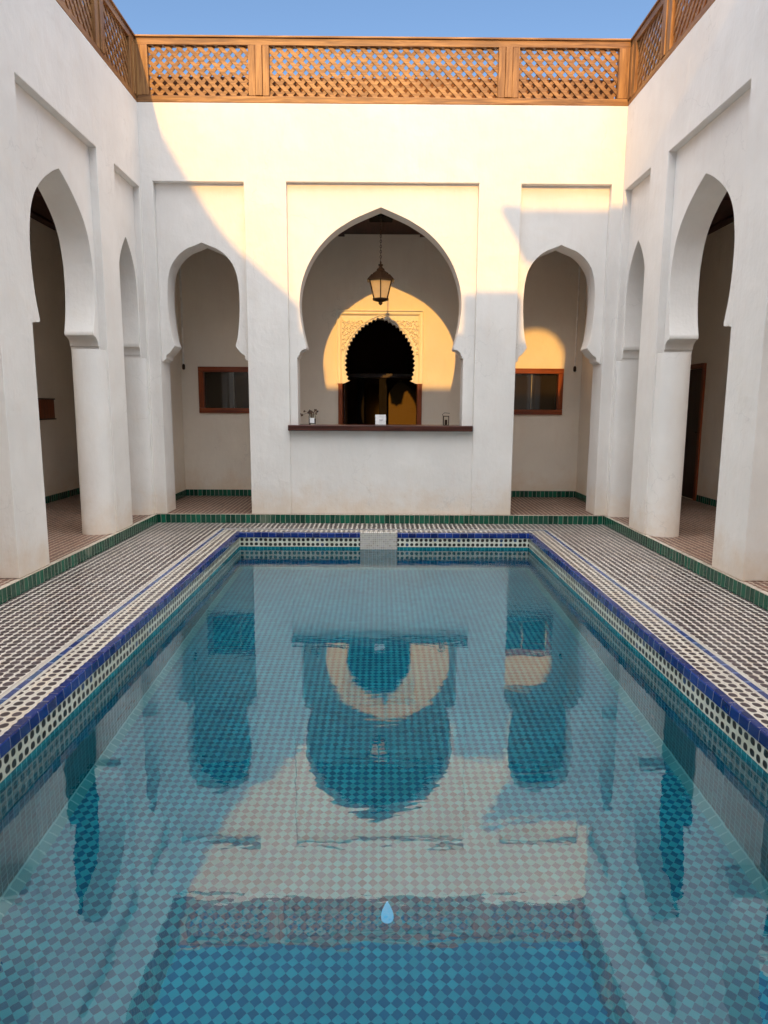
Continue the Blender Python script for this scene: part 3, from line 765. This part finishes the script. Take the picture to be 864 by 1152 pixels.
# ------------------------------------------------------------------ lattice screens on the parapets
def lattice(bm, u0, u1, z0, z1, ax, d, pitch=.085, w=.041, t=.012):
    """two layers of diagonal slats clipped to the rectangle"""
    def P(u, z, dd): return (u, dd, z) if ax == 'y' else (dd, u, z)
    for s_, dd in ((1, d), (-1, d+t*1.02*(1 if ax == 'y' or d > 0 else -1))):
        n0 = -60
        for i in range(-60, 90):
            cc = i*pitch*math.sqrt(2)+.03
            # line u*s + z = const ; param
            def zat(u): return (z0+cc) - s_*(u-u0)
            pts = []
            # band between two parallel lines: clip polygon
            off = w/2*math.sqrt(2)
            quad = [(u0-3, zat(u0-3)-off), (u1+3, zat(u1+3)-off), (u1+3, zat(u1+3)+off), (u0-3, zat(u0-3)+off)]
            def clip(poly, f):
                out = []
                for k in range(len(poly)):
                    a, b = poly[k], poly[(k+1) % len(poly)]; fa, fb = f(a), f(b)
                    if fa >= 0: out.append(a)
                    if (fa >= 0) != (fb >= 0):
                        tt = fa/(fa-fb); out.append((a[0]+(b[0]-a[0])*tt, a[1]+(b[1]-a[1])*tt))
                return out
            for f in (lambda p: p[0]-u0, lambda p: u1-p[0], lambda p: p[1]-z0, lambda p: z1-p[1]):
                if quad: quad = clip(quad, f)
            if not quad or len(quad) < 3: continue
            q = []
            for p in quad:
                if not q or math.dist(p, q[-1]) > 1e-5: q.append(p)
            if len(q) > 2 and math.dist(q[0], q[-1]) < 1e-5: q.pop()
            if len(q) < 3: continue
            j = random.uniform(-.0015, .0015)
            a = [bm.verts.new(P(u, z, dd+j)) for u, z in q]; t2 = t if (ax == 'y' or d > 0) else -t
            b = [bm.verts.new(P(u, z, dd+t2+j)) for u, z in q]
            bm.faces.new(a); bm.faces.new(list(reversed(b)))
            for k in range(len(q)): bm.faces.new((a[k], b[k], b[(k+1) % len(q)], a[(k+1) % len(q)]))

def screen_y(y, sgn, label, posts, u0, u1):
    """screen running along x at depth y; sgn = direction away from the court"""
    t = thing('lattice_screen', label, 'lattice screen', (0, y, ZW), 'lattice screens on the parapets')
    d = sorted((y, y+sgn*.09))
    bm = NB(); box(bm, u0, u1, d[0], d[1], ZW+.001, ZW+.075); obj('bottom_rail', bm, M['pine'], t, bevel=.006)
    bm = NB(); box(bm, u0, u1, d[0]+.004, d[1]-.004, ZL-.095, ZL-.022); obj('top_rail', bm, M['pine'], t, bevel=.005)
    bm = NB(); box(bm, u0, u1, d[0]-.015, d[1]+.015, ZL-.0215, ZL); obj('cap_rail', bm, M['pine'], t, bevel=.005)
    for (a, b) in posts:
        n = 3 if b-a > .23 else 1
        for k in range(n):
            x0 = a+(b-a)*k/n; x1 = a+(b-a)*(k+1)/n
            bm = NB(); pr = .012 if (n == 3 and k == 1) else .002
            box(bm, x0+.001, x1-.001, d[0]-pr, d[1]-.004, ZW+.0755, ZL-.0955); obj('post', bm, M['pine_v'], t, bevel=.005)
    edges = [u0]+[v for p in posts for v in p]+[u1]
    ps = sorted(posts)
    for i in range(len(ps)-1):
        bm = NB(); lattice(bm, ps[i][1]-.01, ps[i+1][0]+.01, ZW+.07, ZL-.09, 'y', y+sgn*.035+(0 if sgn > 0 else -.03)); obj('lattice_panel', bm, M['pine'], t)
    return t, ps
t, ps = screen_y(YB, 1, 'orange pine lattice screen in full sun along the top of the far wall', [(-2.893, -2.67), (-1.535, -1.295), (1.31, 1.55), (2.68, 2.893)], -2.893, 2.893)
for i in range(len(ps)-1):
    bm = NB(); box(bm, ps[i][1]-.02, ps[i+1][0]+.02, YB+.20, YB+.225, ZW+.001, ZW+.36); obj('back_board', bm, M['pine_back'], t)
def screen_x(sx, label):
    t = thing('lattice_screen', label, 'lattice screen', (sx*W, 4, ZW), 'lattice screens on the parapets')
    y0, y1 = YF, YB-.001
    d = sorted((sx*W, sx*(W+.09)))
    bm = NB(); box(bm, d[0], d[1], y0, y1, ZW+.001, ZW+.06); obj('bottom_rail', bm, M['pine_y'], t, bevel=.005)
    bm = NB(); box(bm, d[0]+.004, d[1]-.004, y0, y1, ZL-.095, ZL-.022); obj('top_rail', bm, M['pine_y'], t, bevel=.005)
    bm = NB(); box(bm, d[0]-.015, d[1]+.015, y0, y1, ZL-.0215, ZL-.001); obj('cap_rail', bm, M['pine_y'], t, bevel=.005)
    posts = [(YF, YF+.1), (.2, .4), (2.55, 2.75), (4.9, 5.1), (7.25, 7.45), (8.20, 8.359)]
    for a, b in posts:
        for k in range(2):
            y_0 = a+(b-a)*k/2; y_1 = a+(b-a)*(k+1)/2
            bm = NB(); pr = .012 if k == 1 else .0
            box(bm, d[0]-(pr if sx > 0 else -.002), d[1]+(pr if sx < 0 else -.002), y_0+.001, y_1-.001, ZW+.0605, ZL-.0955); obj('post', bm, M['pine_v'], t, bevel=.005)
    for i in range(len(posts)-1):
        bm = NB(); lattice(bm, posts[i][1]-.01, posts[i+1][0]+.01, ZW+.055, ZL-.09, 'x', sx*(W+.03)); obj('lattice_panel', bm, M['pine_y'], t)
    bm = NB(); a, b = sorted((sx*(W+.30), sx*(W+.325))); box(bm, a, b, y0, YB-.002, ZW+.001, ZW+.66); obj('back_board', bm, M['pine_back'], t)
screen_x(-1, 'orange pine lattice screen in shade along the top of the left wall')
screen_x(1, 'orange pine lattice screen along the top of the right wall')

# ------------------------------------------------------------------ things on the counter
CZ = 1.2185; CY_ = YB+.12
jx = -.862
t = thing('flower_jar', 'small glass jar of dry dark flowers on the left end of the counter', 'flower jar', (jx, CY_, CZ))
bm = NB(); lathe(bm, [(.040, 0), (.045, .008), (.046, .10), (.040, .118), (.042, .13), (.042, .136), (.038, .136), (.037, .118), (.042, .10), (.041, .012)], 20, (jx, CY_, CZ)); obj('jar', bm, M['clear'], t, smooth=50)
bm = NB(); lathe(bm, [(.036, .013), (.0405, .014), (.0405, .075), (.002, .076)], 20, (jx, CY_, CZ)); obj('dark_filling', bm, M['black'], t, smooth=50)
bm = NB()
for a in range(-4, 4):
    a0, a1 = -PI/2+a*.16, -PI/2+(a+1)*.16
    v = [bm.verts.new((jx+.0475*math.cos(q), CY_+.0475*math.sin(q), CZ+zq)) for q, zq in ((a0, .022), (a1, .022), (a1, .085), (a0, .085))]
    bm.faces.new(v)
lb = obj('paper_label', bm, M['paper'], t)
bm = NB()
for z_ in (.045, .055): box(bm, jx-.018, jx+.018, CY_-.0495, CY_-.0484, CZ+z_, CZ+z_+.004)
obj('print_line', bm, M['ink'], lb)
st = NB(); rnd = random.Random(5)
for i in range(17):
    ang = rnd.uniform(0, 2*PI); sp = rnd.uniform(.02, .105); h = rnd.uniform(.140, .180)
    if i == 0: ang, sp, h = PI, .125, .112
    p = Vector((jx+sp*math.cos(ang)*1.1, CY_+.4*sp*math.sin(ang), CZ+h))
    tube(st, [(jx+.01*math.cos(ang), CY_, CZ+.08), (jx+.4*(p.x-jx), CY_+.4*(p.y-CY_), CZ+.15), tuple(p)], .0022, 5)
    fl = NB()
    lathe(fl, [(.001, -.006), (.007, 0), (.004, .006)], 6, tuple(p))
    for q in range(12):
        d = Vector((rnd.gauss(0, 1), rnd.gauss(0, 1), rnd.gauss(0, .9))).normalized(); r_ = rnd.uniform(.014, .024)*(1.6 if i == 0 else 1)
        a = d.orthogonal().normalized()*.008
        c_ = p+d*r_; fl.faces.new([fl.verts.new(v) for v in (p, p+d*r_*.6+a, c_, p+d*r_*.6-a)])
    obj('flower', fl, M['petal' if i % 3 else 'petal2'], t)
obj('stems', st, M['petal2'], t)

kx = -.013
t = thing('card_holder', 'small white card standing upright on the middle of the counter', 'card', (kx, CY_, CZ))
bm = NB(); box(bm, kx-.066, kx+.066, CY_+.0, CY_+.012, CZ+.006, CZ+.128); obj('card', bm, M['paper'], t, bevel=.002)
bm = NB(); box(bm, kx-.03, kx+.03, CY_-.02, CY_+.04, CZ, CZ+.0055); obj('foot', bm, M['steel'], t)
bm = NB()
for i, (a, b) in enumerate(((-.02, .03), (-.012, .024))): box(bm, kx+a, kx+b, CY_-.0015, CY_-.0002, CZ+.062-.012*i, CZ+.067-.012*i)
obj('print_line', bm, M['ink'], t)

hx = .80
t = thing('glass_holder', 'small square glass candle holder with a wire handle on the right end of the counter', 'candle holder', (hx, CY_, CZ))
bm = NB()
for a in (-1, 1):
    for b in (-1, 1): box(bm, hx+a*.032-.004, hx+a*.032+.004, CY_+b*.032-.004, CY_+b*.032+.004, CZ, CZ+.115)
box(bm, hx-.036, hx+.036, CY_-.036, CY_+.036, CZ+.0, CZ+.008)
for a in (-1, 1):
    box(bm, hx-.036, hx+.036, CY_+a*.034-.002, CY_+a*.034+.002, CZ+.108, CZ+.117)
    box(bm, hx+a*.034-.002, hx+a*.034+.002, CY_-.036, CY_+.036, CZ+.108, CZ+.117)
obj('frame', bm, M['metal'], t)
bm = NB(); tube(bm, [(hx-.034, CY_, CZ+.112), (hx-.045, CY_, CZ+.135), (hx-.02, CY_, CZ+.155), (hx+.045, CY_, CZ+.150)], .0035, 6); obj('handle', bm, M['metal'], t)
bm = NB(); box(bm, hx-.027, hx+.027, CY_-.027, CY_+.027, CZ+.009, CZ+.105); obj('glass', bm, M['clear'], t)
bm = NB(); lathe(bm, [(.017, .0), (.017, .06), (.004, .062)], 12, (hx, CY_, CZ+.0095)); obj('candle', bm, M['petal'], t)

# ------------------------------------------------------------------ side gallery fittings
t = thing('wall_board', 'small dark wooden board on the wall of the left gallery', 'board', (-XG, 9.35, 1.39))
bm = NB(); box(bm, -XG+.001, -XG+.02, 9.13, 9.60, 1.262, 1.518); obj('board', bm, M['redwood_v'], t, bevel=.004)
bm = NB(); box(bm, -XG+.001, -XG+.032, 9.12, 9.61, 1.5185, 1.535); box(bm, -XG+.001, -XG+.032, 9.12, 9.61, 1.245, 1.2615); obj('frame', bm, M['doorwood'], t, bevel=.003)
t = thing('wooden_door', 'tall dark wooden door standing in the right gallery wall', 'door', (XG, 10.2, ZF))
bm = NB(); box(bm, XG-.03, XG+.1, 9.74, 9.799, ZF, 2.08); box(bm, XG-.03, XG+.1, 10.6, 10.66, ZF, 2.08); box(bm, XG-.03, XG+.1, 9.799, 10.6, 2.021, 2.08); obj('frame', bm, M['redwood_v'], t, bevel=.004)
bm = NB(); box(bm, XG+.03, XG+.07, 9.801, 10.599, ZF+.005, 2.019); obj('leaf', bm, M['doorwood'], t, bevel=.004)
bm = NB(); tube(bm, [(XG+.028, 9.88, 1.1), (XG-.02, 9.88, 1.1), (XG-.02, 9.98, 1.1)], .008, 8); obj('handle', bm, M['metal'], t)

# ------------------------------------------------------------------ light, sky, camera
w = bpy.data.worlds.new('World'); sc.world = w; w.use_nodes = True
nt = w.node_tree; sky = nt.nodes.new('ShaderNodeTexSky'); sky.sky_type = 'NISHITA'; sky.sun_disc = False
EL = math.atan2(SDZ, math.hypot(1, SDX))
sky.sun_elevation = EL; sky.sun_rotation = PI+math.atan(SDX); sky.altitude = 400; sky.air_density = 1.0; sky.dust_density = 1.2; sky.ozone_density = 2.6
def wn(t, **k):
    n = nt.nodes.new(t)
    for a_, b_ in k.items(): setattr(n, a_, b_)
    return n
bg = nt.nodes['Background']; bg.inputs[1].default_value = .10
# bright cloud fill added to the unseen sky behind the viewer, lifting the shade
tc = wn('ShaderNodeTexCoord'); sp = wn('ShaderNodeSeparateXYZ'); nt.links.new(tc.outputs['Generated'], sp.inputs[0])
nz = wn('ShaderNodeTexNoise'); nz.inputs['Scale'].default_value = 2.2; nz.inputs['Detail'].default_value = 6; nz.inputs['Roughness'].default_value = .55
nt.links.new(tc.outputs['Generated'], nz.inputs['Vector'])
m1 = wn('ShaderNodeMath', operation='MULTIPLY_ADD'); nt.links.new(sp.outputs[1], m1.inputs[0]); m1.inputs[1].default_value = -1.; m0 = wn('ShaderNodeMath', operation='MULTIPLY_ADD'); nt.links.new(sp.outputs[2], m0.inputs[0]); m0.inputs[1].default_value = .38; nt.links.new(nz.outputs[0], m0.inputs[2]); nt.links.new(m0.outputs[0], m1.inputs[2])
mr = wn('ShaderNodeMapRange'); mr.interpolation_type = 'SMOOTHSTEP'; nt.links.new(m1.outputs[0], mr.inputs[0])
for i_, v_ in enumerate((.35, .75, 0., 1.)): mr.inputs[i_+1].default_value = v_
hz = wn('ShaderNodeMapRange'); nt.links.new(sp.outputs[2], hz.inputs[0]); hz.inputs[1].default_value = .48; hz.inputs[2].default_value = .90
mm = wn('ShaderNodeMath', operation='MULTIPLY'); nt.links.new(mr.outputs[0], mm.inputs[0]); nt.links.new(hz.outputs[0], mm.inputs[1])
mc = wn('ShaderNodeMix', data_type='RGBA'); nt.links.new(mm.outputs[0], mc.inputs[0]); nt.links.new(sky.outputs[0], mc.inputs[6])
CLOUD_FILL = 2.75/.10
mc.inputs[7].default_value = (CLOUD_FILL*.945, CLOUD_FILL*.965, CLOUD_FILL*.99, 1)
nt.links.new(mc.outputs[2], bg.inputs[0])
sun = bpy.data.lights.new('sun', 'SUN'); sun.energy = 2.0; sun.angle = math.radians(.6); sun.color = (.95, .49, .10)
so = bpy.data.objects.new('sun', sun); C.objects.link(so); so.location = (-1, -10, 9)
so.rotation_euler = Vector((SDX, 1, -SDZ)).to_track_quat('-Z', 'Y').to_euler()

cam = bpy.data.cameras.new('camera'); co = bpy.data.objects.new('camera', cam); C.objects.link(co); sc.camera = co
Fp = 760.
cam.sensor_fit = 'HORIZONTAL'; cam.sensor_width = 36; cam.lens = Fp/864*36; cam.clip_end = 500; cam.clip_start = .05
P_ = math.atan(118/Fp); YAW = math.atan(5/(Fp/math.cos(P_))); ROLL = math.radians(.3)
fwd = Vector((math.sin(YAW)*math.cos(P_), math.cos(YAW)*math.cos(P_), -math.sin(P_)))
right = Vector((math.cos(YAW), -math.sin(YAW), 0)); up = right.cross(fwd)
r2 = right*math.cos(ROLL)+up*math.sin(ROLL); u2 = -right*math.sin(ROLL)+up*math.cos(ROLL)
mt = Matrix((r2, u2, -fwd)).transposed().to_4x4(); mt.translation = Vector((-.02, 0, 1.44)); co.matrix_world = mt

sc.render.engine = 'CYCLES'
cy = sc.cycles
cy.max_bounces = 12; cy.diffuse_bounces = 6; cy.glossy_bounces = 6; cy.transmission_bounces = 8
cy.caustics_refractive = True; cy.caustics_reflective = True; cy.blur_glossy = .3
cy.sample_clamp_indirect = 6.; cy.use_denoising = True
try: cy.denoiser = 'OPENIMAGEDENOISE'
except Exception: pass
sc.view_settings.view_transform = 'Standard'; sc.view_settings.look = 'None'; sc.view_settings.exposure = 1.0; sc.view_settings.gamma = 1
